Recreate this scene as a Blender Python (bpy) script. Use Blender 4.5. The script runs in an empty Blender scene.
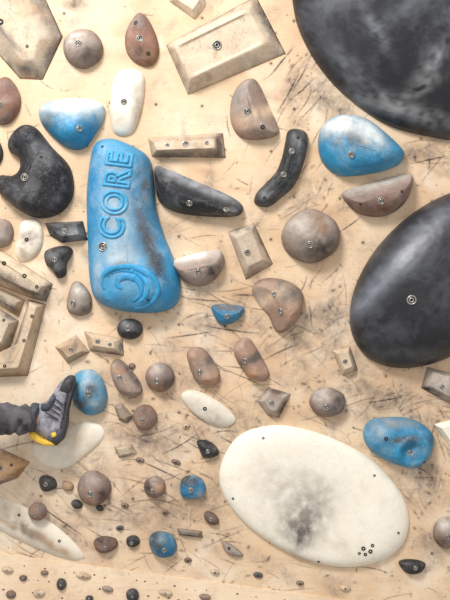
import bpy, bmesh, math, random
import numpy as np
from mathutils import Vector, noise, Matrix
from mathutils.bvhtree import BVHTree

S = 0.004
scene = bpy.context.scene
scene.view_settings.view_transform = 'Standard'
col = scene.collection
rng = random.Random(7)

def lin(c):
    return tuple(((v/255)/12.92 if v/255 <= 0.04045 else (((v/255)+0.055)/1.055)**2.4) for v in c)

def W(px, py, h=0.0):
    return Vector(((px-225)*S, -h*S, (300-py)*S))

# ------------------------------------------------------------ materials
def nodes_of(name):
    m = bpy.data.materials.new(name); m.use_nodes = True
    nt = m.node_tree
    return m, nt, nt.nodes['Principled BSDF']

def hold_mat(name, chalk=(225,215,200), chalk_amt=0.3, grime=(60,52,48), grime_amt=0.3, rough=0.7, scale=1.0, bump=0.25, chalk_lo=0.5, spec=0.3, rust=None, rust_amt=.5, speck=0.8, w=.2):
    m, nt, b = nodes_of(name)
    N = nt.nodes.new; L = nt.links.new
    tc = N('ShaderNodeTexCoord'); oi = N('ShaderNodeObjectInfo')
    mul = N('ShaderNodeMath'); mul.operation='MULTIPLY'; mul.inputs[1].default_value = 37.0
    L(oi.outputs['Random'], mul.inputs[0])
    add = N('ShaderNodeVectorMath'); add.operation='ADD'
    L(tc.outputs['Object'], add.inputs[0]); L(mul.outputs[0], add.inputs[1])
    at = N('ShaderNodeAttribute'); at.attribute_name='Col'
    def nz(sc, det=6, ro=0.6, dist=0.0, off=0.0):
        n = N('ShaderNodeTexNoise'); n.inputs['Scale'].default_value=sc*scale
        n.inputs['Detail'].default_value=det; n.inputs['Roughness'].default_value=ro
        n.inputs['Distortion'].default_value=dist
        if off:
            a2=N('ShaderNodeVectorMath'); a2.operation='ADD'; a2.inputs[1].default_value=(off,off,off)
            L(add.outputs[0],a2.inputs[0]); L(a2.outputs[0],n.inputs['Vector'])
        else: L(add.outputs[0], n.inputs['Vector'])
        return n
    def ramp(src, lo, hi, amt):
        r = N('ShaderNodeMapRange'); r.inputs['From Min'].default_value=lo; r.inputs['From Max'].default_value=hi
        r.inputs['To Max'].default_value=amt
        L(src.outputs[0], r.inputs['Value']); return r
    def mix(a, bcol, f):
        x = N('ShaderNodeMix'); x.data_type='RGBA'
        L(f.outputs[0], x.inputs[0]); L(a, x.inputs[6])
        x.inputs[7].default_value = (*lin(bcol),1); return x.outputs[2]
    c = at.outputs['Color']
    if rust: c = mix(c, rust, ramp(nz(9,6,0.65,0.3,9.0), 0.46, 0.46+w, rust_amt))
    c = mix(c, grime, ramp(nz(13,8,0.7,0.3), 0.49, 0.49+w, grime_amt))
    c = mix(c, chalk, ramp(nz(9,8,0.68,0.4,4.0), chalk_lo, chalk_lo+w, chalk_amt))
    c = mix(c, grime, ramp(nz(110,3,0.6), 0.58, 0.70, grime_amt*speck))
    c = mix(c, chalk, ramp(nz(150,3,0.6), 0.58, 0.72, chalk_amt*speck))
    L(c, b.inputs['Base Color'])
    b.inputs['Roughness'].default_value = rough
    b.inputs['Specular IOR Level'].default_value = spec
    bp = N('ShaderNodeBump'); bp.inputs['Strength'].default_value=bump; bp.inputs['Distance'].default_value=0.004
    L(nz(230,4,0.6).outputs[0], bp.inputs['Height']); L(bp.outputs[0], b.inputs['Normal'])
    return m

M_BIG = hold_mat('black_satin_fibreglass', chalk=(122,124,130), chalk_amt=0.28, grime=(16,16,18), grime_amt=0.4, rough=0.38, chalk_lo=0.5, scale=.6, bump=.1, spec=.5, speck=.25)
M_BK = hold_mat('black_polyurethane', chalk=(170,168,166), chalk_amt=0.32, grime=(18,18,20), grime_amt=0.3, rough=0.55, chalk_lo=0.5, spec=.35,speck=.8)
M_BL = hold_mat('blue_polyurethane', chalk=(190,206,212), chalk_amt=0.34, grime=(44,62,78), grime_amt=0.32, rough=0.5, chalk_lo=.5, spec=.35)
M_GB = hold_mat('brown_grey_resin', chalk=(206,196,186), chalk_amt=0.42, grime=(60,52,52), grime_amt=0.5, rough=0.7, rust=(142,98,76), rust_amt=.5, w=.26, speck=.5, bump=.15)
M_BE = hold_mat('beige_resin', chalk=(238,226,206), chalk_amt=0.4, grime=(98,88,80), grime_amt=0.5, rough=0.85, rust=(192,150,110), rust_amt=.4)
M_WH = hold_mat('white_resin', chalk=(250,247,240), chalk_amt=0.3, grime=(170,156,140), grime_amt=0.24, rough=0.6)

def plain_mat(name, c, rough=0.5, metal=0.0, nscale=60, var=0.25):
    m, nt, b = nodes_of(name)
    N = nt.nodes.new; L = nt.links.new
    n = N('ShaderNodeTexNoise'); n.inputs['Scale'].default_value=nscale; n.inputs['Detail'].default_value=4
    tc = N('ShaderNodeTexCoord'); L(tc.outputs['Object'], n.inputs['Vector'])
    r = N('ShaderNodeValToRGB')
    k = lin(c)
    r.color_ramp.elements[0].position=0.3; r.color_ramp.elements[1].position=0.7
    r.color_ramp.elements[0].color=(*[v*(1-var) for v in k],1)
    r.color_ramp.elements[1].color=(*[min(1,v*(1+var)) for v in k],1)
    L(n.outputs[0], r.inputs[0]); L(r.outputs[0], b.inputs['Base Color'])
    b.inputs['Roughness'].default_value=rough; b.inputs['Metallic'].default_value=metal
    return m
M_STEEL = plain_mat('zinc_steel', (165,160,152), 0.35, 0.7)
M_HOLE = plain_mat('dark_socket', (22,20,20), 0.7)

# ------------------------------------------------------------ bolt mesh
def bolt_mesh(name, r):
    bm = bmesh.new(); n=24
    prof = [(1.25,-0.4,1),(1.2,0.10,1),(1.02,0.28,1),(0.86,0.22,1),(0.80,0.02,1),(0.62,0.02,0),(0.55,0.20,0),(0.36,0.20,0),(0.34,0.0,1)]
    rings=[]
    for (a,h,_) in prof:
        rings.append([bm.verts.new((math.cos(2*math.pi*i/n)*a*r, -h*r, math.sin(2*math.pi*i/n)*a*r)) for i in range(n)])
    for k in range(len(rings)-1):
        for i in range(n):
            f = bm.faces.new((rings[k][i],rings[k][(i+1)%n],rings[k+1][(i+1)%n],rings[k+1][i]))
            f.material_index = 1 if k in (3,4) else 0
            f.smooth=True
    f=bm.faces.new(rings[-1]); f.material_index=1
    bmesh.ops.recalc_face_normals(bm, faces=bm.faces)
    me = bpy.data.meshes.new(name); bm.to_mesh(me); bm.free()
    me.materials.append(M_STEEL); me.materials.append(M_HOLE)
    return me
BOLT = bolt_mesh('bolt_mesh', 1.0*S)
def screw_mesh():
    bm = bmesh.new(); n=14
    prof=[(1.0,-0.4),(1.0,0.05),(0.8,0.16),(0.45,0.12),(0.3,-0.1)]
    rings=[[bm.verts.new((math.cos(2*math.pi*i/n)*a*S, -h*S, math.sin(2*math.pi*i/n)*a*S)) for i in range(n)] for a,h in prof]
    for k in range(len(rings)-1):
        for i in range(n):
            bm.faces.new((rings[k][i],rings[k][(i+1)%n],rings[k+1][(i+1)%n],rings[k+1][i])).smooth=True
    bm.faces.new(rings[-1])
    bmesh.ops.recalc_face_normals(bm, faces=bm.faces)
    me=bpy.data.meshes.new('screw_mesh'); bm.to_mesh(me); bm.free(); me.materials.append(M_HOLE); return me
SCREW = screw_mesh()

# ------------------------------------------------------------ hold builder
def smooth_closed(pts, M):
    n=len(pts)
    P=[Vector(p) for p in pts]
    dense=[]
    for i in range(n):
        p0,p1,p2,p3=P[i-1],P[i],P[(i+1)%n],P[(i+2)%n]
        for k in range(16):
            t=k/16
            dense.append(0.5*((2*p1)+(p2-p0)*t+(2*p0-5*p1+4*p2-p3)*t*t+(3*p1-p0-3*p2+p3)*t**3))
    return resample(dense, M)
def resample(P, M):
    n=len(P); d=[0]
    for i in range(n): d.append(d[-1]+(P[(i+1)%n]-P[i]).length)
    tot=d[-1]; out=[]; j=0
    for k in range(M):
        s=tot*k/M
        while d[j+1]<s: j+=1
        f=(s-d[j])/max(1e-9,d[j+1]-d[j])
        out.append(P[j].lerp(P[(j+1)%n],f))
    return out
def poly_sample(pts, per):
    P=[Vector(p) for p in pts]; out=[]
    for i in range(len(P)):
        for k in range(per): out.append(P[i].lerp(P[(i+1)%len(P)],k/per))
    return out
def nearest(p, sp):
    best=None;bd=1e9
    if len(sp)==1: return sp[0].copy()
    for a,b in zip(sp[:-1],sp[1:]):
        ab=b-a; t=max(0,min(1,(p-a).dot(ab)/ab.length_squared)); q=a+ab*t
        d=(p-q).length
        if d<bd: bd=d;best=q
    return best

def finish(bm, center, base, mat, colr, patches, bolts, screws, label, name, cat, group, rings):
    bm.faces.new(rings[0][::-1])
    me=bpy.data.meshes.new(name)
    for f in bm.faces: f.smooth=len(f.verts)<9
    bmesh.ops.recalc_face_normals(bm, faces=bm.faces)
    bvh=BVHTree.FromBMesh(bm)
    vs=[v.co.copy() for v in bm.verts]
    hmax=max(-v.y for v in vs)/S-base
    bm.to_mesh(me); bm.free()
    ca=me.color_attributes.new('Col','FLOAT_COLOR','POINT')
    b0=lin(colr)
    so=rng.random()*50
    tone={'brown_grey_resin':.45,'beige_resin':.28,'blue_polyurethane':.2}.get(mat.name,0)  # mixes in a darker colour toward the base edge, broken up by noise
    tone_c=lin((72,60,58)) if mat.name!='blue_polyurethane' else lin((30,80,112))
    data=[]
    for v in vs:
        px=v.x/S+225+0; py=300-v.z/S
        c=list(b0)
        if tone:
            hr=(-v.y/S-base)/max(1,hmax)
            e=max(0,1-hr*1.7)*tone*(0.6+1.2*noise.fractal(Vector((px*.07+so,py*.07,8)),.9,2,4)+.3)
            e=max(0,min(.8,e)); c=[c[i]*(1-e)+tone_c[i]*e for i in range(3)]
        for p in patches:
            x,y,r,cc,st=p[:5]
            r2 = p[5] if len(p)>5 else r
            an = math.radians(p[6]) if len(p)>6 else 0
            nk = p[7] if len(p)>7 else 1.0
            dx,dy=px-x,py-y
            u=dx*math.cos(an)+dy*math.sin(an); w=-dx*math.sin(an)+dy*math.cos(an)
            g=math.exp(-((u/r)**2+(w/r2)**2))
            nn=noise.fractal(Vector((px*0.11+so,py*0.11,3.1)),0.8,2.0,5)
            g=1.3*st*g*(1+nk*nn)
            g=max(0,min(1,g))
            k=lin(cc)
            c=[c[i]*(1-g)+k[i]*g for i in range(3)]
        data+= [c[0],c[1],c[2],1]
    ca.data.foreach_set('color',data)
    org=W(center[0],center[1],base)
    me.transform(Matrix.Translation(-org))
    me.materials.append(mat)
    ob=bpy.data.objects.new(name,me); ob.location=org; col.objects.link(ob)
    ob['label']=label; ob['category']=cat
    if group: ob['group']=group
    for lst,msh,nm,dr in ((bolts,BOLT,'bolt',3.0),(screws,SCREW,'screw',1.5)):
        for bb in lst:
            r=bb[2] if len(bb)>2 else dr
            p=W(bb[0],bb[1],300)
            hit,nrm,_,_=bvh.ray_cast(p,Vector((0,1,0)))
            if hit is None: continue
            if nrm.y>0: nrm=-nrm
            nrm=(nrm+Vector((0,-0.6,0))).normalized()
            o=bpy.data.objects.new(nm,msh); col.objects.link(o)
            o.parent=ob; o.location=hit-org+nrm*0.1*S
            q=Vector((0,-1,0)).rotation_difference(nrm)
            o.rotation_mode='QUATERNION'; o.rotation_quaternion=q
            o.scale=(r,r,r)
    return ob,bvh,org

GRP='climbing holds bolted to the plywood wall'
def dome(pts, h, mat, colr, label, spine=None, p=2.2, q=0.55, patches=(), bolts=(), screws=(), bumps=(), cuts=(), M=80, R=22, base=0.05, corner=False, name='climbing_hold', cat='climbing hold', group=GRP, wob=0.05):
    out = resample([Vector(a) for a in pts],M) if corner else smooth_closed(pts,M)
    c=sum(out,Vector((0,0)))/len(out)
    sp=[Vector(a) for a in spine] if spine else [c]
    near=[nearest(o,sp) for o in out]
    if len(sp)>1:
        for _ in range(3):
            near=[(near[i-1]+near[i]*2+near[(i+1)%M])/4 for i in range(M)]
    bm=bmesh.new(); rings=[]
    so=rng.random()*90
    fr=0.8/max(8,(max(o.x for o in out)-min(o.x for o in out))**.7)
    planes=[]
    for ct in cuts:
        a=Vector(ct[0]); b=Vector(ct[1]); d=(b-a).normalized(); nrm=Vector((-d.y,d.x))
        if nrm.dot(c-a)<0: nrm=-nrm
        planes.append((a,nrm,ct[2],ct[3] if len(ct)>3 else 1.0))
    for k in range(R+1):
        t=math.sin(math.pi/2*(1-k/R)) if k<R else 0.03
        t=max(t,0.03)
        ring=[]
        for o,n in zip(out,near):
            u=n+(o-n)*t
            y=h*(max(0,1-t**p))**q
            for bp in bumps:
                bx,by,br,bh=bp[:4]
                d=math.hypot(u.x-bx,u.y-by)
                if len(bp)>4: y+=bh*math.exp(-((d-br)/bp[4])**2)*min(1,(1-t)*5)
                else: y+=bh*math.exp(-((d/br)**2))*min(1,(1-t)*5)
            y*=1+wob*2*noise.noise(Vector((u.x*fr,u.y*fr,so)))+wob*.6*noise.noise(Vector((u.x*.22,u.y*.22,so)))*(1 if k else 0)
            for (a,nrm,sl,of) in planes:
                lim=of+sl*max(0,(u-a).dot(nrm)); y=min(y,lim)
            y=max(y,0)
            ring.append(bm.verts.new(W(u.x,u.y,base+y)))
        rings.append(ring)
    for a,b in zip(rings[:-1],rings[1:]):
        for i in range(M):
            bm.faces.new((a[i],a[(i+1)%M],b[(i+1)%M],b[i]))
    bm.faces.new(rings[-1]).smooth=True
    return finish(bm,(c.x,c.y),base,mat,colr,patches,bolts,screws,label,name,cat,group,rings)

def block(outer, inner, h, mat, colr, label, patches=(), bolts=(), screws=(), base=0.05, per=16, dish=0, rim=.14, name='climbing_hold', cat='climbing hold', group=GRP, soft=1, ctr=None):
    n=len(outer); hs=h if isinstance(h,(list,tuple)) else [h]*n
    O=poly_sample(outer,per); I=poly_sample(inner,per)
    H=[hs[i]+(hs[(i+1)%n]-hs[i])*k/per for i in range(n) for k in range(per)]
    c=Vector(ctr) if ctr else sum(I,Vector((0,0)))/len(I); hc=sum(H)/len(H)
    M=len(O); bm=bmesh.new(); rings=[]
    for k in range(9):
        t=k/8
        rings.append([bm.verts.new(W(*(O[i].lerp(I[i],t)),base+H[i]*t)) for i in range(M)])
    ts=[(rim*.33,0),(rim*.66,0),(rim,0),(rim+.03,.5),(rim+.06,1)] if dish else [(.03,0),(.08,0)]
    t0=ts[-1][0] if ts else 0
    dn=1 if dish else 0
    ts+=[(t0+(0.96-t0)*k/9,dn) for k in range(1,10)]
    for t,dd in ts:
        rings.append([bm.verts.new(W(*(I[i].lerp(c,t)),base+H[i]*(1-t)+hc*t-dish*dd)) for i in range(M)])
    for a,b in zip(rings[:-1],rings[1:]):
        for i in range(M):
            bm.faces.new((a[i],a[(i+1)%M],b[(i+1)%M],b[i]))
    bm.faces.new(rings[-1])
    mv=[v for r in rings[1:-1] for v in r]
    for _ in range(soft):
        bmesh.ops.smooth_vert(bm, verts=mv, factor=0.5, use_axis_x=True,use_axis_y=True,use_axis_z=True)
    cc=sum(O,Vector((0,0)))/M
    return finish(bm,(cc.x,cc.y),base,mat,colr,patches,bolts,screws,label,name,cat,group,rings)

def ell(cx,cy,a,b,ang=0,n=12,irr=0.04):
    A=math.radians(ang); r=[]
    for i in range(n):
        t=2*math.pi*i/n; k=1+rng.uniform(-irr,irr)
        x=a*k*math.cos(t);y=b*k*math.sin(t)
        r.append((cx+x*math.cos(A)-y*math.sin(A),cy+x*math.sin(A)+y*math.cos(A)))
    return r

BR=(142,108,92); BE=(212,190,164); BK=(28,29,34)
CHK=(226,218,208); DK=(52,46,46); TAN=(184,142,110); GY=(112,106,103)

# ================= large holds
dome([(291,-30),(293,5),(300,33),(318,66),(345,96),(385,124),(425,136),(470,141),(520,130),(560,60),(560,-60),(500,-110),(380,-110),(310,-80)],46,M_BIG,BK,
 'huge smooth black rounded hold dusted with grey chalk smears',p=2.4,M=160,R=56,wob=0.015,
 patches=[(345,70,34,(104,106,112),.5,9,48),(400,20,40,(84,86,92),.5,10,-30),(398,112,50,(150,150,152),.5,8,18,1.6),(425,70,24,(140,140,142),.45,7,-50,1.6),(320,15,10,(80,82,88),.4,28,-15),(370,40,26,(110,112,118),.5,5,60,1.6),(440,30,16,(100,102,108),.4,12,40),(415,95,18,(140,140,140),.5,5,-30,1.8)],group=None)
dome(ell(445,277,112,70,-42,n=20,irr=0.0),44,M_BIG,BK,
 'big black oval hold with grey chalk haze and a central bolt',p=2.6,M=140,R=48,wob=0.012,bolts=[(404,300,4)],
 patches=[(372,288,9,(128,132,142),.5,44,40,.5),(428,222,34,(110,112,118),.45,8,-28),(400,352,30,(90,90,92),.4,6,0),(438,300,24,(70,70,74),.5),(400,262,20,(90,92,100),.4,10,-30)],group=None)
dome([(219,478),(226,452),(245,432),(282,425),(330,437),(372,460),(400,492),(409,520),(402,545),(380,561),(345,567),(302,559),(255,532),(228,503)],11,M_WH,(238,229,211),
 'very large flat white oval hold with a grey rubber smudge',p=9,q=0.6,M=150,R=50,wob=0.02,
 bumps=[(305,510,50,-3)],screws=[(233,497,1.3),(263,437,1.3),(373,474,1.3),(397,531,1.3),(318,560,1.3),(362,546,2.2),(369,549,2.2),(364,552,1.8),(371,543,1.8),(358,551,1.5)],
 patches=[(303,515,22,(120,112,106),.7,30,25,.8),(285,488,34,(186,174,160),.4,22,30),(302,534,11,(70,64,62),.7,11,0,.9),(345,545,30,(212,196,172),.3,8,20),(322,490,16,(180,170,160),.3,12,30),(300,558,60,(190,170,146),.5,4,18)],group=None)
core_ob,core_bvh,core_org = dome([(91,158),(97,143),(112,139),(132,146),(149,158),(154,180),(156,205),(163,232),(175,262),(181,288),(174,307),(150,313),(118,310),(97,300),(90,280),(88,240),(87,195)],28,M_BL,(44,142,188),
 'big bright blue elongated hold with raised lettering and dark chalky wear',spine=[(118,172),(122,215),(132,265),(138,285)],p=2.6,q=0.5,M=140,R=44,wob=0.03,
 bumps=[(154,250,20,-6),(128,286,24,2.5,4)],bolts=[(106,248,4)],screws=[(105,150),(150,300)],
 patches=[(121,222,17,(164,176,182),.6,62,-8,.3),(150,240,8,(92,94,100),.75,42,-18,.8),(158,264,7,(56,60,68),.7,20,-20,.8),(146,188,7,(90,104,118),.7,30,-5,.8),(96,185,6,(20,120,176),.5,40,0,.2),(165,292,12,(28,116,164),.5),(125,260,18,(176,186,190),.6,10,0,.4),(100,275,5,(190,200,204),.4,24,0,.6)],group=None)

def surf_h(x,z,bvh=core_bvh):
    hit,_,_,_=bvh.ray_cast(Vector((x,-2,z)),Vector((0,1,0)))
    return hit.y if hit else 0
def lettering(body, start, end, height):
    cu=bpy.data.curves.new('lettering','FONT'); cu.body=body; cu.size=1.0; cu.fill_mode='NONE'
    cu.bevel_depth=0.055; cu.bevel_resolution=2; cu.resolution_u=8; cu.space_character=1.25; cu.offset=0.02
    o=bpy.data.objects.new('tmp',cu); col.objects.link(o)
    dg=bpy.context.evaluated_depsgraph_get()
    me=bpy.data.meshes.new_from_object(o.evaluated_get(dg))
    bpy.data.objects.remove(o)
    bm=bmesh.new(); bm.from_mesh(me)
    for _ in range(5):
        es=[e for e in bm.edges if e.calc_length()>0.1]
        if not es: break
        bmesh.ops.subdivide_edges(bm,edges=es,cuts=1)
    bmesh.ops.triangulate(bm,faces=bm.faces)
    xs=[v.co.x for v in bm.verts]; ys=[v.co.y for v in bm.verts]
    x0,x1,y0,y1=min(xs),max(xs),min(ys),max(ys)
    A=Vector(start);B=Vector(end); d=B-A; L=d.length; d.normalize(); up=Vector((d.y,-d.x))
    for v in bm.verts:
        u=(v.co.x-x0)/(x1-x0)*L; w=((v.co.y-y0)/(y1-y0))*height; zz=v.co.z
        p=A+d*u+up*w
        x=(p.x-225)*S; z=(300-p.y)*S
        y=surf_h(x,z)-zz*26*S-0.2*S
        v.co=Vector((x,y,z))-core_org
    for f in bm.faces: f.smooth=True
    bmesh.ops.recalc_face_normals(bm,faces=bm.faces)
    bm.to_mesh(me); bm.free()
    return me
M_LET=hold_mat('blue_raised_lettering', chalk=(190,208,214), chalk_amt=0.4, grime=(40,86,116), grime_amt=0.35, rough=0.5)
def setcol(me,c):
    ca=me.color_attributes.new('Col','FLOAT_COLOR','POINT')
    ca.data.foreach_set('color',list((*lin(c),1))*len(me.vertices))
me=lettering('CORE',(127,242),(137,157),28)
me.materials.clear(); me.materials.append(M_LET); setcol(me,(66,158,202))
lo=bpy.data.objects.new('raised_lettering',me); col.objects.link(lo); lo.parent=core_ob
lo['label']='raised pale blue outlined letters on the hold'
def tube_on(paths):
    bm=bmesh.new()
    for path,r in paths:
        P=[]
        for (x,y) in path:
            wx=(x-225)*S; wz=(300-y)*S
            P.append(Vector((wx,surf_h(wx,wz)+0.3*S,wz))-core_org)
        prev=None
        for i,pp in enumerate(P):
            rr=r*(0.35+0.65*math.sin(math.pi*i/(len(P)-1)))
            t=(P[min(i+1,len(P)-1)]-P[max(i-1,0)]).normalized()
            s=t.cross(Vector((0,1,0))).normalized(); n=s.cross(t)
            ring=[bm.verts.new(pp+(s*math.cos(a)*1.5+n*math.sin(a)*.8)*rr*S) for a in [2*math.pi*k/10 for k in range(10)]]
            if prev:
                for k in range(10): bm.faces.new((prev[k],prev[(k+1)%10],ring[(k+1)%10],ring[k])).smooth=True
            else: bm.faces.new(ring)
            prev=ring
        bm.faces.new(prev)
    bmesh.ops.recalc_face_normals(bm,faces=bm.faces)
    me=bpy.data.meshes.new('emblem'); bm.to_mesh(me); bm.free(); return me
def spiral(cx,cy,r0,r1,a0,a1,n=60,sq=.62,rot=0):
    o=[];R=math.radians(rot)
    for i in range(n+1):
        f=i/n; a=math.radians(a0+(a1-a0)*f); r=r0+(r1-r0)*f
        x=r*math.cos(a); y=r*sq*math.sin(a)
        o.append((cx+x*math.cos(R)-y*math.sin(R),cy+x*math.sin(R)+y*math.cos(R)))
    return o
em=tube_on([(spiral(128,286,5,19,120,420,sq=.78,rot=12),2.6),(spiral(130,286,25,31,150,430,sq=.68,rot=12),2.4),(spiral(128,286,19,24,-160,60,sq=.74,rot=12),1.8)])
em.materials.append(M_LET); setcol(em,(50,146,194))
eo=bpy.data.objects.new('raised_emblem',em); col.objects.link(eo); eo.parent=core_ob; eo['label']='raised swirling round emblem'

# ================= top area
block([(-60,-64),(26,-44),(63,37),(43,80),(20,79),(-60,-12)],[(-56,-56),(2,-40),(42,42),(36,62),(26,64),(-56,-30)],[18,18,16,14,14,15],M_BE,(208,190,166),
 'large worn beige box-shaped hold with grey side face',patches=[(50,18,50,(126,118,110),.8,9,64,.5),(52,58,24,GY,.85,6,-62),(30,74,24,(104,98,94),.8,5,20),(0,30,56,(120,110,104),.7,4,47),(22,30,40,(228,210,184),.5,8,62)],screws=[(4,26,3),(30,50,1.6)])  # side faces coloured darker than the front
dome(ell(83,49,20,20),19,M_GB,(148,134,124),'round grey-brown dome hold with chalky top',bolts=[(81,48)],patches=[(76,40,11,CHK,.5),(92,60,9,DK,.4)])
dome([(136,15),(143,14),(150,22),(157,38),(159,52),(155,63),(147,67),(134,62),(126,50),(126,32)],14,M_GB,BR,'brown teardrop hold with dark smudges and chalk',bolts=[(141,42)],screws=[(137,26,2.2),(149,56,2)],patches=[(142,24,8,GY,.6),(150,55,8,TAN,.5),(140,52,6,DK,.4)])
block([(164,-12),(170,2),(195,20),(206,6),(203,-14)],[(172,-10),(175,0),(193,12),(199,3),(198,-12)],9,M_BE,(222,206,182),'pale beige angular hold with worn edges')
block([(166,45),(256,-4),(286,54),(188,95)],[(175,51),(248,15),(266,46),(191,82)],[19,18,13,15],M_BE,(222,202,176),
 'large pale beige rectangular block hold with sloping edges',dish=1.5,rim=.10,bolts=[(217,49,4)],patches=[(266,18,8,(92,88,86),.85,26,-28),(277,48,9,(116,108,100),.7,9),(218,15,50,(134,124,114),.75,6,-28),(225,90,46,(180,146,112),.6,4,-22),(178,70,4,(150,136,122),.7,24,-25)])  # grey patches paint shade onto the top and end faces
dome([(230,112),(233,95),(242,82),(253,79),(260,86),(270,108),(279,130),(273,137),(255,140),(240,137),(232,126)],19,M_GB,(164,144,130),'grey-brown half-round hold with flat cut side',spine=[(246,98),(254,126)],q=.6,p=2.2,cuts=[((257,76),(281,133),1.1,1)],bolts=[(247,115)],screws=[(262,130,2.3)],patches=[(240,98,12,(140,134,130),.75),(271,110,6,(216,190,162),.9,28,66,.4),(240,128,8,TAN,.5)])
dome([(-12,95),(-4,82),(6,77),(15,84),(21,98),(19,112),(10,123),(-2,124),(-12,112)],14,M_GB,BR,'reddish-brown rounded hold with worn surface',bolts=[(2,107)],patches=[(8,88,8,GY,.5)])
dome([(39,112),(44,104),(58,100),(78,98),(97,101),(105,109),(103,122),(95,135),(86,147),(76,150),(64,146),(52,136),(42,124)],20,M_BL,(44,138,182),'blue rounded hold with white chalk over its upper half',patches=[(66,105,36,(204,206,202),.9,13,0,.7),(92,108,16,(214,218,214),.7,12,0,.8),(50,122,12,(110,120,128),.6,8,0,1.2),(85,130,10,(30,116,162),.4)],bolts=[(82,132,2.6)],bumps=[(76,134,10,3)])
dome([(113,82),(120,71),(134,69),(144,76),(144,95),(140,115),(133,132),(122,136),(113,131),(110,115),(111,98)],12,M_WH,(236,228,212),'elongated cream-white hold with smooth rounded edges',bolts=[(125,104,2.6)],patches=[(130,90,10,(225,215,200),.5),(116,120,8,(210,180,150),.5),(138,110,5,(190,176,160),.5,16)])
dome([(10,138),(22,126),(36,128),(52,147),(70,167),(74,190),(68,206),(55,216),(36,218),(15,207),(-2,190),(0,176),(12,176),(20,170),(19,158),(9,150)],22,M_BK,(32,32,37),'large black kidney-shaped hold with a notch and chalk specks',spine=[(30,143),(48,172),(44,192),(26,195)],p=2.2,M=110,R=26,bolts=[(29,180,3.2)],screws=[(45,160),(60,190),(30,140)],patches=[(50,150,12,(110,110,112),.4),(20,200,10,(110,110,112),.4),(60,200,16,(90,90,92),.4,5,-50)])
dome([(-16,140),(-5,136),(3,150),(1,162),(-9,168)],10,M_BK,BK,'small black rounded hold beside a larger one')
block([(148,138),(223,133),(226,158),(152,157)],[(154,143),(216,138),(214,150),(158,152)],[10,10,13,13],M_BE,(204,184,160),'narrow beige rectangular edge hold',rim=.3,bolts=[(186,146,2.8),(168,147,1.8),(207,145,1.8)],patches=[(190,156,40,(110,98,90),.85,3.5),(220,144,4,(104,94,88),.85,14),(186,140,40,(140,126,114),.6,2.5,-3)])
dome([(156,166),(172,171),(200,183),(228,195),(242,205),(241,214),(228,217),(200,216),(175,212),(159,201),(155,180)],20,M_BK,(34,35,40),'long black wedge-shaped hold with grey chalk along the top',spine=[(166,188),(196,200),(230,210)],p=2,q=.6,cuts=[((155,164),(242,203),1.1,1.5)],bolts=[(190,205,2.6),(226,211,2.2)],screws=[(165,190)],patches=[(192,182,44,(150,152,156),.8,6,24,.6),(170,205,10,(90,90,92),.5)])
dome([(288,131),(297,129),(307,134),(307,150),(302,168),(294,186),(281,198),(268,207),(255,204),(256,194),(265,184),(276,172),(282,157),(285,143)],13,M_BK,(34,35,38),'slightly bent black bar hold with small bolts',spine=[(297,140),(293,160),(284,180),(265,197)],p=3,q=.7,bolts=[(291,153,2.4),(283,176,2.4)],screws=[(297,140),(264,199)],patches=[(298,142,9,(120,120,122),.5),(266,197,9,(110,110,112),.5),(300,160,16,(110,112,116),.5,3,-70)])
dome([(318,142),(323,125),(336,116),(351,115),(368,120),(385,133),(399,146),(404,155),(398,165),(380,172),(355,176),(337,175),(322,162)],26,M_BL,(40,138,182),'large blue hold capped with white chalk',spine=[(345,145),(375,155)],M=96,R=24,patches=[(348,141,28,(100,106,110),.75,13,14,.8),(340,126,22,(210,210,206),1.0,10,-6,.6),(366,136,18,(214,216,212),.9,9,42,.6),(328,118,12,(84,86,88),.7,4,-30)],bolts=[(348,158,2.8)])
dome([(342,193),(366,184),(404,174),(412,176),(411,190),(402,206),(385,216),(366,216),(352,209)],22,M_GB,(136,114,104),'brown-grey half-moon hold with flat chalky upper ledge',spine=[(360,202),(396,194)],p=2,q=.6,cuts=[((342,189),(408,171),1.15,1)],bolts=[(378,203)],patches=[(376,184,42,(178,170,160),.9,6,-15,.4),(385,210,18,(120,82,64),.7,8)],screws=[(398,194),(358,206)])
dome(ell(311,236,29,27),26,M_GB,(148,134,124),'large round grey-brown ball hold',M=90,R=22,bolts=[(308,246)],patches=[(300,225,16,(186,176,164),.5),(322,250,14,(80,70,64),.6),(318,225,10,(144,108,84),.6)])
block([(228,232),(254,223),(273,264),(246,280)],[(235,238),(251,231),(262,260),(248,267)],[15,15,10,11],M_BE,(198,182,162),'beige-grey rectangular wedge hold',bolts=[(247,253,2.6)],patches=[(265,245,4,(96,90,86),.9,22,-25),(240,230,14,(112,106,100),.8,3.5),(256,274,14,(130,110,94),.7,5,-30)])
dome([(172,262),(190,255),(212,250),(222,252),(224,264),(218,276),(207,285),(194,286),(182,279)],18,M_GB,(156,140,128),'grey-brown half-round hold with flat chalky top',spine=[(186,271),(212,266)],p=2,q=.6,cuts=[((172,258),(222,246),1.1,1)],bolts=[(199,272,2.8)],patches=[(195,256,26,CHK,.85,5,-12,.4),(214,272,7,DK,.6)])
dome([(252,290),(258,281),(272,278),(290,282),(302,292),(303,306),(296,322),(284,332),(275,330),(268,315),(257,302)],20,M_GB,(166,140,122),'brown half-round hold with flat cut side',spine=[(275,296),(289,314)],p=2,q=.6,cuts=[((250,291),(275,333),1.05,1)],bolts=[(280,311,2.8),(273,294,2)],patches=[(288,290,14,(108,102,98),.85,9,30),(261,304,5,(214,188,160),.9,28,58,.4),(292,312,8,TAN,.6)])
dome([(212,306),(225,304),(243,307),(242,315),(233,323),(221,324),(214,316)],13,M_BL,(40,120,158),'small blue half-round hold with dark chalky top',cuts=[((212,304),(243,305),1.2,1)],patches=[(228,307,16,(100,102,102),.95,4,3,.5)],bolts=[(227,316,2.2)])
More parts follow.
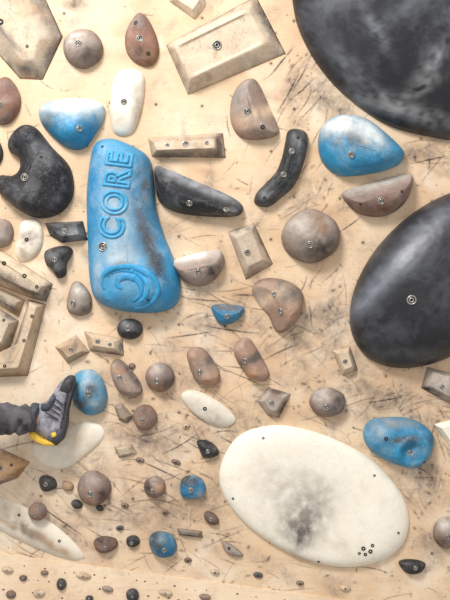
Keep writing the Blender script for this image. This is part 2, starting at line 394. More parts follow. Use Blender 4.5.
# ================= left cluster
block([(45,223),(83,221),(88,240),(62,243),(50,236)],[(52,226),(78,225),(80,235),(64,237),(55,232)],[9,9,11,11,9],M_BK,(40,40,44),'small black wedge hold with pale chalk',bolts=[(66,232,2.4)],patches=[(76,236,8,(150,150,150),.5),(66,222,20,(110,110,110),.6,2.5)])
dome([(45,252),(55,247),(66,246),(73,250),(71,257),(67,264),(66,275),(58,278),(52,270),(46,264)],13,M_BK,(36,36,40),'small black lumpy hold dusted with chalk',bumps=[(66,252,5,4),(59,272,5,3)],bolts=[(57,260,2.2)],patches=[(52,256,7,(110,110,110),.4)])
dome([(22,222),(36,219),(43,230),(42,246),(34,257),(22,262),(15,252),(18,236)],7,M_WH,(228,218,200),'flat chalky white blob hold',screws=[(28,240,2)],patches=[(30,240,9,(150,136,124),.7),(24,252,6,(170,150,130),.6)],wob=.2)
dome([(-12,224),(0,219),(10,222),(14,233),(9,245),(-4,248),(-12,240)],11,M_GB,(146,132,122),'grey rounded hold with chalk specks')
BEAM='beige faceted beam-shaped volume with grey edges'
block([(-60,226),(4,252),(53,284),(46,302),(28,297),(-60,262)],[(-60,235),(3,260),(44,287),(41,293),(30,289),(-60,246)],[20,20,17,16,18,18],M_BE,(212,192,164),BEAM,
 patches=[(12,262,40,(226,208,180),.5,4,30),(20,284,44,(98,92,88),.85,5,28,.5),(49,293,6,(100,94,90),.8,12,20)],screws=[(8,264,2.2),(28,276,2.2),(40,287,1.8)],name='climbing_volume',cat='climbing volume',group=None,ctr=(10,266))  # lower and end faces coloured darker than the upper face
block([(29,299.5),(46,304),(28,376),(-30,378),(-30,360),(11,356)],[(33,304),(39,307),(21,367),(-28,370),(-28,366),(16,362)],[15,15,15,14,14,15],M_BE,(208,186,158),'long narrow beige volume forming a corner, with grey edges',
 patches=[(43,330,4,(104,96,92),.8,40,14,.5),(20,330,4,(130,120,110),.6,34,14),(5,376,30,(170,140,112),.6,3)],screws=[(35,316,1.8),(27,340,1.8),(8,365,1.8)],name='climbing_volume',cat='climbing volume',group=None,ctr=(27,340))  # narrow side faces coloured darker than the ridge
block([(-40,273),(-2,288),(25,300),(19,317),(-2,304),(-40,302)],[(-38,277),(-2,291),(19,302),(16,308),(-2,297),(-38,295)],[10,10,10,10,10,10],M_BE,(190,172,150),'low beige stepped volume with dark recessed face',patches=[(8,304,24,(96,88,84),.8,4,35)],name='climbing_volume',cat='climbing volume',group=None,ctr=(-4,293))  # lower face coloured darker
block([(-14,307),(-1,308),(19,321),(9,351),(-14,353)],[(-12,313),(-1,314),(12,323),(4,342),(-12,343)],15,M_BE,(206,188,164),'beige block hold set inside a stepped volume',bolts=[(-1,327,2.6)],patches=[(12,316,14,GY,.8,3.5,35),(15,336,3,(104,98,94),.8,14,20)],screws=[(7,320,1.4)])
dome([(72,284),(80,282),(88,290),(92,300),(90,312),(80,316),(69,312),(67,302)],12,M_GB,(146,132,120),'small grey-brown teardrop hold',bolts=[(75,303,2.4)],patches=[(80,290,7,CHK,.4),(84,308,5,DK,.5)])
dome(ell(130,329,13,10.5,0,irr=.02),11,M_BK,(44,44,48),'small round black button hold',bolts=[(129,328,2.6)],patches=[(127,322,6,(130,128,126),.5)])
block([(55,347),(76,335),(90,352),(68,364)],[(62,348),(75,341),(82,351),(69,357)],8,M_BE,(198,176,150),'small beige square hold with scuffed face',patches=[(72,349,8,(150,132,114),.7),(82,358,12,(110,98,88),.7,3,-30)],bolts=[(72,349,1.8)])
block([(84,331),(123,339),(124,356),(90,351)],[(92,336),(115,341),(115,348),(95,345)],10,M_BE,(212,190,162),'small beige rectangular hold',bolts=[(99,341,2),(111,344,1.6)],patches=[(105,353,20,(100,90,84),.8,2.5,8),(122,346,3,GY,.8,8)])
dome([(111,364),(119,359),(130,368),(140,382),(142,392),(134,397),(120,392),(112,378)],13,M_GB,(158,140,126),'grey-brown rounded rectangular hold',cuts=[((122,356),(145,389),1.1,1)],spine=[(117,370),(128,388)],bolts=[(121,377,2.2)],patches=[(135,376,4,(84,76,72),.85,20,-35),(118,370,6,TAN,.5)])
dome(ell(160,377,15,15),14,M_GB,(134,120,112),'round grey-brown ball hold with rust tones',bolts=[(158,380,2.6)],patches=[(155,368,7,CHK,.5),(168,384,7,DK,.6),(158,386,6,TAN,.6)])
dome([(187,353),(194,347),(204,349),(214,361),(220,374),(217,384),(206,385),(196,381),(190,368)],13,M_GB,(168,140,122),'brown tapered half-round hold',spine=[(194,358),(206,376)],p=2,q=.6,cuts=[((205,345),(223,374),1.1,1)],bolts=[(200,371,2.4)],patches=[(211,360,5,(104,96,90),.85,18,55),(212,380,7,(190,146,112),.6)])
dome([(235,345),(242,338),(250,339),(259,352),(269,372),(265,381),(250,378),(240,366),(234,354)],14,M_GB,(168,138,120),'brown tapered hold with chalky upper edge',spine=[(241,350),(253,372)],p=2,q=.6,cuts=[((250,335),(272,371),1.1,1)],bolts=[(245,360,2.4)],patches=[(260,354,5,(96,88,84),.9,22,58),(250,374,8,(190,142,110),.6)])
block([(332,350),(350,346),(358,370),(343,376)],[(337,353),(347,351),(351,366),(344,369)],9,M_BE,(204,186,160),'small beige box hold with worn edges',bolts=[(344,361,2)],patches=[(354,358,3,(100,94,88),.9,14,-12)])
dome([(181,396),(190,390),(206,394),(226,407),(236,420),(224,427),(206,422),(190,410)],7,M_WH,(226,216,198),'flat white leaf-shaped hold',screws=[(205,408,2)],patches=[(215,415,10,(180,166,152),.6),(195,400,8,(190,176,160),.5)])
block([(257,401),(268,387),(291,394),(279,418),(268,416)],[(264,400),(270,392),(283,397),(276,410),(270,409)],[11,11,9,9,10],M_GB,(176,162,148),'grey angular wedge hold with dark sides',bolts=[(271,402,2.2)],patches=[(285,408,5,DK,.9,10,25),(275,391,9,(90,84,80),.8,2.5,15)])  # right and upper sides coloured darker than the front
dome(ell(327,402,18,15,0),15,M_GB,(128,114,106),'round dark brown-grey ball hold with sooty scuffs',bolts=[(325,405,2.6)],patches=[(322,394,9,CHK,.5),(336,402,7,DK,.7)])
block([(427,367),(455,374),(470,402),(446,402),(421,388)],[(432,372),(450,378),(458,394),(446,395),(428,385)],[10,10,10,10,9],M_GB,(174,162,148),'grey angular hold with dark side',patches=[(428,390,10,DK,.9,4,30),(440,376,9,CHK,.5)],bolts=[(440,386,2)])
dome(ell(89,392,18.5,23,-15),18,M_BL,(56,138,176),'round blue ball hold with grey chalk wear',bolts=[(91,392,2.6)],patches=[(90,378,14,(156,178,188),.7),(82,402,8,(70,74,82),.9),(99,402,8,(150,160,164),.6),(94,388,6,(90,96,104),.6)])
dome(ell(145,417,12,13),11,M_GB,(142,120,108),'small round brown ball hold',bolts=[(143,419,2)],patches=[(148,410,6,DK,.6),(140,420,5,TAN,.6)])
block([(114,406),(122,403),(133,416),(127,423),(119,420)],[(118,408),(122,407),(128,416),(125,419),(121,417)],5,M_GB,(150,134,118),'tiny beige-brown wedge foothold')
dome([(34,444),(50,445),(75,424),(98,424),(104,436),(90,452),(66,468),(46,466),(34,456)],6,M_WH,(232,222,204),'flat pale white hold beneath the climbing shoe',patches=[(80,440,16,(214,196,168),.5)],q=.6)
dome([(363,432),(370,420),(388,417),(408,418),(424,425),(433,436),(432,448),(427,460),(414,468),(398,465),(380,457),(367,446)],18,M_BL,(40,132,172),'big blue rounded hold with a scooped lip',p=3,q=.5,M=130,R=44,bolts=[(408,451,2.4)],screws=[(383,436,2),(422,460,1.4)],bumps=[(406,447,9,-6),(410,452,14,3,4),(383,432,10,3),(398,430,8,-2)],patches=[(392,422,26,(128,136,140),.8,5,0,.5),(402,437,16,(80,90,98),.8,3.5,-6),(408,450,7,(30,84,118),.6),(374,430,8,(150,160,164),.6),(430,438,5,(40,66,90),.6)],wob=.03)
block([(434,424),(458,418),(470,440),(450,447)],[(440,427),(456,423),(462,437),(450,441)],7,M_WH,(234,226,208),'small white angular hold')
dome(ell(448,532,15,16),13,M_GB,(140,124,112),'round brown-grey ball hold',bolts=[(445,534,2.4)],patches=[(444,522,8,CHK,.4),(440,540,7,DK,.5)])
dome([(399,561),(412,559),(425,563),(421,572),(410,574),(402,569)],8,M_BK,(44,42,42),'small black half-round foothold',bolts=[(414,566,1.8)])
# ================= bottom left
block([(-30,446),(2,449),(30,462),(18,478),(-4,486),(-30,484)],[(-30,455),(2,456),(20,464),(13,471),(-4,476),(-30,475)],12,M_BE,(212,172,128),'tan angular wooden-looking wedge hold',patches=[(15,474,14,(158,116,80),.8,4,-30),(-2,482,16,(96,76,60),.7,3,-10),(16,455,20,(150,130,110),.6,2.5,24)],screws=[(14,463,1.5)],bolts=[(3,466,2)])
dome([(-30,492),(10,500),(38,514),(66,534),(84,556),(70,560),(36,548),(0,530),(-30,514)],6,M_WH,(222,210,190),'long flat whitish leaf-shaped hold with dark scuffs',patches=[(30,530,30,(130,114,100),.7,6,32),(10,508,14,(160,140,122),.6,5,20),(55,545,20,(176,140,108),.6,4,35),(5,520,20,(170,140,112),.6,3,30)],screws=[(20,514,1.5),(60,540,1.5)],q=.7)
dome(ell(94,488,17,17),15,M_GB,(130,112,102),'round dark brown ball hold',bolts=[(92,491,2.6)],patches=[(90,478,8,(160,148,136),.5),(103,494,7,DK,.6),(90,498,7,TAN,.5)])
dome([(39,480),(44,475),(54,478),(57,486),(50,491),(42,490)],8,M_BK,(64,60,58),'small dark grey rounded foothold',bolts=[(47,483,1.8)])
dome(ell(39,510,9.5,9,irr=.02),9,M_GB,(142,114,98),'small brown ball foothold',bolts=[(38,512,1.6)],patches=[(44,506,5,GY,.5)],base=6)
dome(ell(155,487,11,11),11,M_GB,(128,108,96),'small brown-black ball hold',bolts=[(153,489,2)],patches=[(149,484,5,DK,.9),(160,486,5,TAN,.6),(155,479,5,CHK,.3)])
dome([(180,489),(182,479),(191,475),(202,479),(206,489),(202,497),(190,499),(182,496)],12,M_BL,(40,120,160),'small blue rounded hold with dark chalk',bolts=[(191,488,2.2)],patches=[(190,478,12,(60,66,72),.95,6),(200,492,5,(140,160,170),.5)])
dome([(197,441),(206,440),(216,446),(219,454),(210,458),(203,457),(199,449)],9,M_BK,(40,38,38),'small black wedge foothold',bolts=[(208,450,1.8)])
dome([(149,540),(153,533),(163,531),(173,536),(177,546),(173,555),(161,557),(152,551)],13,M_BL,(36,108,146),'small blue ball hold with dark scuffs',bolts=[(165,547,2)],patches=[(156,539,9,(46,50,54),.95),(165,534,8,(110,130,140),.5)])
dome(ell(133,541,7,6),6,M_BK,(48,46,46),'tiny round black foothold',bolts=[(132,542,1.5)])
dome([(94,541),(102,536),(115,538),(118,545),(112,551),(102,553),(96,549)],9,M_GB,(120,96,84),'small dark brown half-round foothold',bolts=[(106,546,1.8)],patches=[(104,539,9,DK,.7,3)])
block([(177,528),(202,531),(203,538),(179,535)],[(181,529.5),(199,532),(199,535.5),(182,533)],4,M_GB,(140,126,114),'tiny flat grey bar foothold',patches=[(190,535,14,DK,.5,3)])
dome([(204,514),(209,511),(217,516),(219,523),(213,525),(206,521)],7,M_GB,(96,86,78),'tiny dark grey wedge foothold',bolts=[(211,518,1.6)])
dome([(222,541),(229,543),(240,551),(243,556),(234,556),(225,551)],6,M_GB,(146,134,120),'tiny grey curved foothold',screws=[(229,547,1.5)])
block([(114,447),(132,444),(137,454),(119,458)],[(118,449),(130,447),(132,452),(121,455)],4,M_BE,(178,158,134),'tiny beige ridged foothold',patches=[(126,456,10,DK,.5,2)])
dome(ell(68,486,6,5,20),5,M_GB,(170,140,112),'tiny tan rounded wooden foothold')
dome(ell(77,504,6,4.5,20),5,M_BK,(54,50,48),'tiny black oval screwed-on foothold')
dome(ell(132,366,3.5,3),3,M_GB,(120,100,90),'tiny grey round screwed-on foothold')
dome(ell(100,508,4,3,30),4,M_BK,(60,54,50),'tiny black oval screwed-on foothold')
def line_y(x): return 553+0.135*x
for (x,y,a,b,r,mt,cc,lb) in [(62,583,5,6,0,M_BK,(70,66,64),'tiny dark grey foothold on the kick panel'),(133,594,6.5,7,0,M_BK,(52,52,52),'tiny dark round foothold on the kick panel'),
   (84,575,8,3,8,M_BE,(190,168,140),'tiny beige bar foothold on the kick panel'),(24,577,4,3,0,M_GB,(96,84,76),'tiny dark foothold on the kick panel'),
   (8,569,6,3,10,M_BE,(196,170,140),'tiny beige foothold on the kick panel'),(45,572,4,2.5,0,M_GB,(128,110,98),'tiny grey foothold on the kick panel'),
   (108,588,6,3,12,M_GB,(150,132,116),'tiny grey-brown foothold on the kick panel'),(40,592,6,3.5,-10,M_BE,(204,186,160),'tiny pale beige foothold on the kick panel'),
   (12,593,5,4,0,M_GB,(120,100,88),'tiny brown foothold on the kick panel'),(166,592,7,3,10,M_BE,(196,174,148),'tiny beige foothold on the kick panel'),
   (90,597,4,3,0,M_BK,(60,56,54),'tiny black foothold on the kick panel'),(205,596,6,3,8,M_GB,(140,122,108),'tiny grey foothold on the kick panel')]:
    hb=1.6+(y+b-line_y(x))/500*38.5
    dome(ell(x,y,a,b,r),max(3,b*.8),mt,cc,lb,base=hb+.1,M=36,R=8,bolts=[(x,y,.9)])
for (x,y,a,b,r,mt,cc,lb) in [(258,575,5,3,10,M_BK,(70,64,60),'tiny dark oval screwed-on foothold'),(176,462,5,2.5,20,M_GB,(120,104,94),'tiny grey-brown sliver foothold'),
   (186,426,4,2.5,-20,M_BE,(190,168,142),'tiny beige chip foothold'),(125,505,4,2.5,15,M_GB,(130,112,98),'tiny grey-brown chip foothold'),(140,460,4.5,2.5,10,M_GB,(112,98,88),'tiny dark grey chip foothold'),
   (215,572,5,2.5,10,M_BE,(190,170,146),'tiny beige chip foothold'),(188,560,4,2.5,0,M_GB,(110,94,84),'tiny dark brown chip foothold'),
   (345,588,6,3,8,M_BE,(196,176,150),'tiny beige chip foothold'),(300,583,4,2.5,8,M_GB,(130,112,98),'tiny grey-brown chip foothold'),
   (120,528,4,2.5,0,M_BK,(74,68,64),'tiny dark chip foothold'),(165,512,3.5,2.5,0,M_GB,(124,104,90),'tiny brown chip foothold')]:
    dome(ell(x,y,a,b,r),3,mt,cc,lb,M=36,R=8,screws=[(x,y,.9)])

# ------------------------------------------------------------ climbing wall with rubber marks
xs=np.concatenate([[-900,-600,-350,-150,-60],np.linspace(-15,465,800),[510,600,800,1050,1350]])
ys=np.concatenate([[-700,-450,-250,-120,-50],np.linspace(-15,617,1040)])
nx,ny=len(xs),len(ys)
X,Y=np.meshgrid(xs,ys)
mark=np.zeros((ny,nx)); brown=np.zeros((ny,nx)); chalk=np.zeros((ny,nx)); soft=np.zeros((ny,nx))
nr=np.random.RandomState(5)
def box(x0,x1,y0,y1):
    i0,i1=np.searchsorted(xs,[x0,x1]); j0,j1=np.searchsorted(ys,[y0,y1]); return slice(j0,j1),slice(i0,i1)
def stroke(arr,x,y,ang,L,w,st,curve=0.0):
    n=max(3,int(L/4)); ts=np.linspace(-.5,.5,n)
    a=math.radians(ang); dx,dy=math.cos(a),math.sin(a)
    pts=[(x+dx*t*L-dy*curve*L*(t*t-.08), y+dy*t*L+dx*curve*L*(t*t-.08)) for t in ts]
    px=[p[0] for p in pts];py=[p[1] for p in pts]; m=w*3+1
    sl=box(min(px)-m,max(px)+m,min(py)-m,max(py)+m)
    gx=X[sl];gy=Y[sl]
    if gx.size==0: return
    best=np.zeros_like(gx)
    for i in range(n-1):
        ax,ay=pts[i];bx,by=pts[i+1]; vx,vy=bx-ax,by-ay
        t=np.clip(((gx-ax)*vx+(gy-ay)*vy)/(vx*vx+vy*vy+1e-9),0,1)
        d2=(gx-ax-t*vx)**2+(gy-ay-t*vy)**2
        fade=1-abs((i+.5)/(n-1)*2-1)**2*0.8
        best=np.maximum(best,np.exp(-d2/(w*w))*fade)
    arr[sl]=1-(1-arr[sl])*(1-best*st)
def blob(arr,x,y,rx,ry,st,ang=0):
    m=max(rx,ry)*2.5; sl=box(x-m,x+m,y-m,y+m); gx=X[sl]-x;gy=Y[sl]-y
    a=math.radians(ang); u=gx*math.cos(a)+gy*math.sin(a); v=-gx*math.sin(a)+gy*math.cos(a)
    g=np.exp(-(u/rx)**2-(v/ry)**2)*st
    arr[sl]=1-(1-arr[sl])*(1-g)
clusters=[(295,70,22,36,18,-55,14,24),(335,95,26,28,14,-50,30,10),(425,155,22,14,16,-15,30,16),(310,190,26,20,14,-40,60,14),
 (160,235,40,30,18,20,50,18),(200,330,50,30,26,15,40,24),(220,300,50,16,16,10,20,24),(325,300,30,30,26,-60,50,16),(325,340,40,24,18,-30,70,16),
 (390,395,40,22,30,-20,50,16),(300,370,40,28,18,30,70,16),(155,440,60,34,48,15,50,20),(235,420,40,24,30,15,45,22),(165,510,60,35,48,10,60,19),
 (60,525,50,25,24,30,20,26),(400,470,24,24,14,60,50,14),(432,490,14,50,18,70,50,16),(60,190,60,120,10,-40,80,10),(110,110,60,60,8,-30,90,10),
 (230,220,80,60,22,-20,90,14),(100,360,60,50,18,20,80,12),(330,590,90,14,14,10,60,16),(200,570,120,16,24,10,50,16),(30,200,30,150,8,60,80,10),(250,150,60,50,10,-40,90,12),(440,430,20,60,14,40,90,12),(220,10,120,20,6,-30,90,10)]
for cx,cy,sx,sy,n,a,sp,L in clusters:
    for _ in range(int(n*1.1)):
        ln=abs(nr.normal(L,L*.7))+2
        stroke(mark,nr.normal(cx,sx),nr.normal(cy,sy),nr.normal(a,sp*.5),ln,nr.uniform(.3,.7)*(1.3 if ln<10 else 1),nr.uniform(.15,.8),nr.uniform(-.35,.35))
    for _ in range(int(n*1.0)):
        blob(mark,nr.normal(cx,sx),nr.normal(cy,sy),nr.uniform(.6,3.2),nr.uniform(.5,1.6),nr.uniform(.2,.75),nr.uniform(0,180))
    for _ in range(int(n*1.0)):
        blob(soft,nr.normal(cx,sx*1.1),nr.normal(cy,sy*1.1),nr.uniform(5,20),nr.uniform(2.5,9),nr.uniform(.2,.6),nr.normal(a,sp*.5))
for (x,y,a,L) in [(289,92,-62,46),(283,60,-50,36),(300,78,-60,30),(302,90,-42,30),(232,330,8,60),(160,470,25,50),(280,352,-25,40),(350,225,-35,26),(428,160,-12,34),(180,445,-30,40),(235,445,30,40),(60,520,35,60),(40,560,20,50),(385,400,-10,40),(205,300,5,36),(190,335,-8,44)]:
    stroke(mark,x,y,a,L,.7,.9,nr.uniform(-.15,.15))
for x,y,rx,ry,st,a in [(75,4,12,7,1.2,0),(75,22,9,6,.5,0),(328,100,28,14,.7,30),(345,110,14,8,.6,20),(420,155,24,8,.7,-10),(390,402,30,12,.9,-10),(365,385,14,8,.8,30),
  (325,315,22,16,.7,0),(150,440,34,14,.7,10),(240,420,30,12,.6,10),(280,440,18,8,.3,0),(60,530,40,10,.5,30),(100,575,60,8,.3,10),(175,510,34,20,.6,0),(430,480,14,34,.5,0),(165,235,14,20,.45,0),(205,325,30,10,.6,10),(300,205,18,9,.5,-30),(290,95,10,18,.45,0),(20,215,16,8,.3,0),(150,100,8,14,.2,0),(215,120,18,8,.2,0),(430,545,20,14,.5,0),
  (120,400,20,10,.4,0),(70,470,20,8,.3,10),(130,520,30,10,.5,10),(215,490,10,24,.45,0),(360,355,24,10,.45,-20),(295,345,20,8,.45,0),(240,300,14,6,.4,0)]:
    blob(soft,x,y,rx,ry,min(1,st),a); blob(mark,x,y,rx*.7,ry*.7,st*.35,a)
for _ in range(550):
    x,y=nr.uniform(0,450),nr.uniform(0,600)
    if nr.rand()<(y/600)*.7+.2: blob(mark,x,y,nr.uniform(.4,1.5),nr.uniform(.4,1.1),nr.uniform(.3,.9),nr.uniform(0,180))
for _ in range(150):
    x,y=nr.uniform(0,450),nr.uniform(0,600)
    blob(brown,x,y,nr.uniform(5,24),nr.uniform(3,12),nr.uniform(.1,.5),nr.uniform(-40,40))
    x,y=nr.uniform(0,450),nr.uniform(0,600)
    blob(chalk,x,y,nr.uniform(6,30),nr.uniform(5,20),nr.uniform(.1,.45),nr.uniform(0,180))
blob(chalk,30,430,80,110,.6); blob(chalk,100,30,150,60,.2); blob(chalk,225,130,60,20,.3)
for i in range(-1,12):
    for j in range(0,14):
        x=18+i*46+(j%2)*23; y=12+j*44+i*1.5
        if nr.rand()<.5: blob(mark,x,y,1.5,1.5,.9)
co=np.empty((ny*nx,3)); co[:,0]=((X-225)*S).ravel(); co[:,1]=0; co[:,2]=((300-Y)*S).ravel()
idx=np.arange(ny*nx).reshape(ny,nx)
quads=np.stack([idx[:-1,:-1],idx[1:,:-1],idx[1:,1:],idx[:-1,1:]],-1).reshape(-1,4)
me=bpy.data.meshes.new('wall_front')
me.vertices.add(len(co)); me.vertices.foreach_set('co',co.ravel())
me.loops.add(quads.size); me.loops.foreach_set('vertex_index',quads.ravel().astype(np.int32))
me.polygons.add(len(quads)); me.polygons.foreach_set('loop_start',np.arange(0,quads.size,4,dtype=np.int32))
me.update(calc_edges=True)
ca=me.color_attributes.new('Marks','FLOAT_COLOR','POINT')
dat=np.ones((ny*nx,4),dtype=np.float32); dat[:,0]=mark.ravel();dat[:,1]=brown.ravel();dat[:,2]=chalk.ravel();dat[:,3]=soft.ravel()
ca.data.foreach_set('color',dat.ravel())

def wall_mat(name, base, attr=True):
    m,nt,b=nodes_of(name); N=nt.nodes.new; L=nt.links.new
    tc=N('ShaderNodeTexCoord')
    def nz(sc,det=6,ro=.6,scale=(1,1,1),rot=0,dist=0):
        mp=N('ShaderNodeMapping'); mp.inputs['Scale'].default_value=scale; mp.inputs['Rotation'].default_value=(0,rot,0)
        L(tc.outputs['Object'],mp.inputs[0])
        n=N('ShaderNodeTexNoise'); n.inputs['Scale'].default_value=sc; n.inputs['Detail'].default_value=det; n.inputs['Roughness'].default_value=ro; n.inputs['Distortion'].default_value=dist
        L(mp.outputs[0],n.inputs['Vector']); return n.outputs[0]
    def rg(v,lo,hi,amt):
        r=N('ShaderNodeMapRange'); r.inputs['From Min'].default_value=lo; r.inputs['From Max'].default_value=hi; r.inputs['To Max'].default_value=amt; L(v,r.inputs['Value']); return r.outputs[0]
    def mul(a,c):
        k=N('ShaderNodeMath'); k.operation='MULTIPLY'; k.use_clamp=True; L(a,k.inputs[0])
        if isinstance(c,(int,float)): k.inputs[1].default_value=c
        else: L(c,k.inputs[1])
        return k.outputs[0]
    def mix(a,c,f):
        x=N('ShaderNodeMix'); x.data_type='RGBA'; L(f,x.inputs[0])
        if isinstance(a,tuple): x.inputs[6].default_value=(*lin(a),1)
        else: L(a,x.inputs[6])
        x.inputs[7].default_value=(*lin(c),1); return x.outputs[2]
    c=mix(base,(206,168,132),rg(nz(2.2,5,.6),.42,.72,.75))
    c=mix(c,(236,216,190),rg(nz(3.5,6,.65),.5,.72,.65))
    c=mix(c,(184,146,114),rg(nz(7,8,.75,dist=.5),.56,.74,.55))
    c=mix(c,(190,150,116),rg(nz(8,5,.6,(1,1,14),.3),.5,.8,.4))
    pm=rg(nz(3.1,5,.7),.47,.64,1.0)
    for rot,sc,am in ((.6,30,.4),(-.9,34,.4),(.1,28,.3)):
        s=rg(nz(sc,3,.6,(.18,1,1.8),rot,dist=.3),.70,.75,am)
        c=mix(c,(98,86,80),mul(s,pm))
    c=mix(c,(100,88,80),rg(nz(100,4,.7),.62,.70,.5))
    c=mix(c,(124,110,102),mul(rg(nz(20,8,.8,dist=.6),.52,.68,.6),pm))
    if attr:
        at=N('ShaderNodeAttribute'); at.attribute_name='Marks'
        sp=N('ShaderNodeSeparateColor'); L(at.outputs['Color'],sp.inputs[0])
        c=mix(c,(188,146,110),sp.outputs[1])
        c=mix(c,(242,232,214),mul(sp.outputs[2],rg(nz(20,8,.75),.3,.6,1.0)))
        c=mix(c,(114,103,98),mul(at.outputs['Alpha'],rg(nz(26,9,.82,dist=.4),.36,.62,1.0)))
        g=rg(nz(55,7,.8),.34,.50,1.2)
        c=mix(c,(60,53,52),mul(sp.outputs[0],g))
    L(c,b.inputs['Base Color']); b.inputs['Roughness'].default_value=.85; b.inputs['Specular IOR Level'].default_value=.2
    bp=N('ShaderNodeBump'); bp.inputs['Strength'].default_value=.15; bp.inputs['Distance'].default_value=.002
    L(nz(120,5,.7),bp.inputs['Height']); L(bp.outputs[0],b.inputs['Normal'])
    return m
M_WALL=wall_mat('scuffed_plywood',(227,198,163))
me.materials.append(M_WALL)
wall=bpy.data.objects.new('wall_front',me); col.objects.link(wall)
wall['kind']='structure'; wall['label']='tan plywood climbing wall covered in black rubber scuffs'; wall['category']='wall'

M_KICK=wall_mat('pale_plywood',(230,206,176),False)
bm=bmesh.new()
fx=[-900,1350]
v=[]
for x in fx:
    for (dy,h) in ((0,-1),(0,1.5),(500,40),(500,-1)):
        v.append(bm.verts.new(W(x,line_y(x)+dy,h)))
for k in range(4): bm.faces.new((v[k],v[(k+1)%4],v[4+(k+1)%4],v[4+k]))
bm.faces.new(v[:4]);bm.faces.new(v[4:][::-1])
bmesh.ops.recalc_face_normals(bm,faces=bm.faces)
mk=bpy.data.meshes.new('wall_lower');bm.to_mesh(mk);bm.free();mk.materials.append(M_KICK)
kick=bpy.data.objects.new('wall_lower',mk);col.objects.link(kick);kick['kind']='structure';kick['label']='pale plywood kick panel with rows of small drilled holes';kick['category']='wall'
bm=bmesh.new()
for r_ in range(3):
    for i in range(-2,60):
        x=6+i*10+r_*4+rng.uniform(-1.5,1.5); y=line_y(x)+9+r_*13+rng.uniform(-1.5,1.5)
        if x>455 or y>640 or rng.random()<.35: continue
        h=1.5+(y-line_y(x))/500*38.5+.15; rr=rng.uniform(.6,1.4)
        ring=[bm.verts.new(W(x+math.cos(a)*rr,y+math.sin(a)*rr*.8,h)) for a in [2*math.pi*k/8 for k in range(8)]]
        bm.faces.new(ring)
mh=bpy.data.meshes.new('drilled_holes');bm.to_mesh(mh);bm.free();mh.materials.append(plain_mat('hole_brown',(120,98,82),.9))
ho=bpy.data.objects.new('drilled_holes',mh);col.objects.link(ho);ho.parent=kick;ho['kind']='stuff'

# ------------------------------------------------------------ climber's leg
def skin_obj(name, verts, edges, radii, mat, root=0, sub=2):
    me=bpy.data.meshes.new(name); me.from_pydata([W(*p) for p in verts],edges,[]); me.materials.append(mat)
    o=bpy.data.objects.new(name,me); col.objects.link(o)
    m=o.modifiers.new('skin','SKIN'); m.use_smooth_shade=True
    for i,sv in enumerate(me.skin_vertices[0].data):
        r=radii[i]; r=r if isinstance(r,tuple) else (r,r)
        sv.radius=(r[0]*S,r[1]*S); sv.use_root=(i==root)
    s=o.modifiers.new('sub','SUBSURF'); s.levels=sub; s.render_levels=sub
    dg=bpy.context.evaluated_depsgraph_get()
    m2=bpy.data.meshes.new_from_object(o.evaluated_get(dg)); 
    o.modifiers.clear(); o.data=m2
    for p in m2.polygons: p.use_smooth=True
    return o
TILT=math.radians(9)
def rot(p):   # lean the shoe toward the blue ball about the ankle
    x,y=p[0]-48,p[1]-420
    q=(48+x*math.cos(TILT)-y*math.sin(TILT), 420+x*math.sin(TILT)+y*math.cos(TILT))
    return q+tuple(p[2:])
def inflate(name, pts, yc, th, mat, p=3.5, q=.7, M=72, R=10, sm=True):
    pts=[rot(a) for a in pts]
    out=smooth_closed(pts,M) if sm else resample([Vector(a) for a in pts],M)
    c=sum(out,Vector((0,0)))/M
    bm=bmesh.new()
    edge=[bm.verts.new(W(o.x,o.y,yc)) for o in out]
    for sgn in (1,-1):
        prev=edge
        for k in range(1,R+1):
            t=max(.04,math.sin(math.pi/2*(1-k/R)))
            ring=[]
            for o in out:
                u=c+(o-c)*t; y=th*(max(0,1-t**p))**q
                ring.append(bm.verts.new(W(u.x,u.y,yc+sgn*y)))
            for i in range(M): bm.faces.new((prev[i],prev[(i+1)%M],ring[(i+1)%M],ring[i])).smooth=True
            prev=ring
        bm.faces.new(prev).smooth=True
    bmesh.ops.recalc_face_normals(bm,faces=bm.faces)
    me=bpy.data.meshes.new(name); bm.to_mesh(me); bm.free(); me.materials.append(mat)
    o=bpy.data.objects.new(name,me); col.objects.link(o); return o
M_SKIN=plain_mat('skin',(196,150,124),.55,0,40,.12)
M_TRO=plain_mat('charcoal_trouser_fabric',(84,81,84),.9,0,22,.5)
M_SHOE=plain_mat('grey_lilac_shoe_fabric',(142,139,148),.75,0,60,.5)
M_DSH=plain_mat('dark_shoe_fabric',(72,74,84),.75,0,60,.45)
M_RUB=plain_mat('black_rubber',(58,56,60),.6,0,50,.45)
M_YEL=plain_mat('yellow_trim',(232,188,66),.6,0,40,.15)
leg=skin_obj('person',[(-170,372,120),(-90,395,90),(0,414,46),(34,415,28),(48,414,23),(57,405,21),(64,394,20),(54,424,22)],[(0,1),(1,2),(2,3),(3,4),(4,5),(5,6),(4,7)],[24,16,12,8,6,5,3,4],M_SKIN)
leg['label']='climber in dark trousers and a grey climbing shoe'; leg['category']='person'
TP=[(-170,372,120),(-130,382,104),(-90,393,90),(-60,400,72),(-30,407,57),(-10,411,48),(5,413,43),(14,414.5,38),(22,415.5,34),(30,416,32),(38,416,29)]
TR=[38,33,29,26,24,22.5,21,20,19.5,19,18.5]
tro=skin_obj('trouser_leg',TP,[(i,i+1) for i in range(len(TP)-1)],[(r,r*.8) for r in TR],M_TRO)
for v in tro.data.vertices:
    px=v.co.x/S; pz=v.co.z/S
    k=math.sin(px*.42+pz*.3)+.7*math.sin(px*.75-pz*.45+1)
    v.co.z+=0.9*S*k; v.co.y+=2.2*S*(k+.6*math.sin(px*.3+pz*.9))
ZC=22
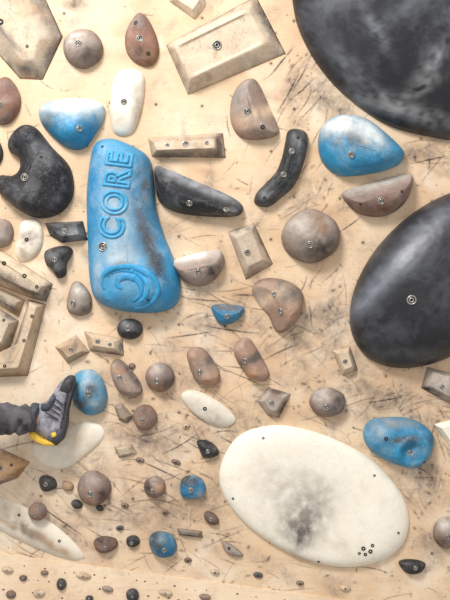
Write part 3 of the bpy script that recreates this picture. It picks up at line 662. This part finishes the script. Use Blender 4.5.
shoe=inflate('climbing_shoe',[(38,403),(46,400),(52,390),(57,379),(63,372),(69,371),(71,379),(69,392),(68,405),(69,418),(68,431),(62,437),(53,438),(44,433),(38,428),(36,415)],ZC,10,M_SHOE)
rub=inflate('rubber_sole',[(67.5,371),(71,370),(73,377),(71.3,392),(70.3,405),(72,418),(70.5,432),(64,440),(54,440.5),(53,438.5),(62,437),(67,430),(68.5,418),(67,405),(68,391),(70,379)],ZC,8,M_RUB,p=6,q=.4,M=110,sm=False)
toe=inflate('rubber_toe_cap',[(57,388),(60,377),(64,371),(70,370),(72.5,377),(71,386),(65,390)],ZC,10.6,M_RUB)
heel=inflate('heel_cup',[(60,426),(65,420),(70,421),(70,431),(64,438),(57,438.5),(53,434)],ZC,10.6,M_DSH)
tongue=inflate('shoe_tongue',[(43,402),(49,399),(54,389),(59,392),(56,402),(51,409),(44,409)],ZC+3,10,M_DSH)
st=inflate('strap',[(36,429),(42,430),(50,434.5),(60,436.5),(62,439.5),(53,441),(43,438),(37,434)],ZC+3,8,M_YEL,p=5,q=.4)
pull=inflate('pull_tab',[(58,428),(62,426),(64,429),(60,432)],ZC+9,3.5,M_YEL)
laces=[skin_obj('lace',[rot((50+i*2,408-i*5,ZC+13.5)),rot((57+i*1.3,411-i*5,ZC+11.5)),rot((63+i*.6,414-i*5,ZC+9.5))],[(0,1),(1,2)],[.7,.8,.7],M_RUB) for i in range(4)]
cuff=inflate('shoe_cuff',[(34,403),(41,402),(43,410),(42,423),(40,430),(34,429),(33,416)],ZC+5,12,M_DSH)
def par(o,p):
    o.parent=p; o.matrix_parent_inverse=Matrix.Identity(4)
par(tro,leg); par(shoe,leg)
for o in [rub,toe,st,pull,cuff,heel,tongue]+laces: par(o,shoe)
tro['label']='creased dark grey trouser leg'; shoe['label']='grey-lilac climbing shoe with black rubber'; st['label']='yellow strap'; pull['label']='small yellow pull tab'

# ------------------------------------------------------------ light
w=bpy.data.worlds.new('world'); scene.world=w; w.use_nodes=True
nt=w.node_tree; bg=nt.nodes['Background']
tc=nt.nodes.new('ShaderNodeTexCoord'); sx=nt.nodes.new('ShaderNodeSeparateXYZ'); nt.links.new(tc.outputs['Generated'],sx.inputs[0])
cr=nt.nodes.new('ShaderNodeValToRGB'); mr=nt.nodes.new('ShaderNodeMapRange'); mr.inputs['From Min'].default_value=-1
nt.links.new(sx.outputs['Z'],mr.inputs['Value']); nt.links.new(mr.outputs[0],cr.inputs[0])
cr.color_ramp.elements[0].color=(.44,.42,.40,1); cr.color_ramp.elements[1].color=(1,1,1,1)
nt.links.new(cr.outputs[0],bg.inputs['Color']); bg.inputs['Strength'].default_value=1.0
def area(name,loc,target,size,power,c=(1,1,1)):
    l=bpy.data.lights.new(name,'AREA'); l.shape='RECTANGLE'; l.size=size[0]; l.size_y=size[1]; l.energy=power; l.color=c
    o=bpy.data.objects.new(name,l); col.objects.link(o); o.location=loc
    o.rotation_euler=(Vector(target)-Vector(loc)).to_track_quat('-Z','Y').to_euler(); return o
area('ceiling_light',(-1.6,-3.0,3.4),(0,0,-.2),(1.2,1.0),245,(1,.995,.985))

cam=bpy.data.cameras.new('camera'); cam.sensor_fit='VERTICAL'; cam.sensor_height=24; cam.lens=40
co_=bpy.data.objects.new('camera',cam); col.objects.link(co_); co_.location=(0,-4,0); co_.rotation_euler=(math.pi/2,0,0)
scene.camera=co_
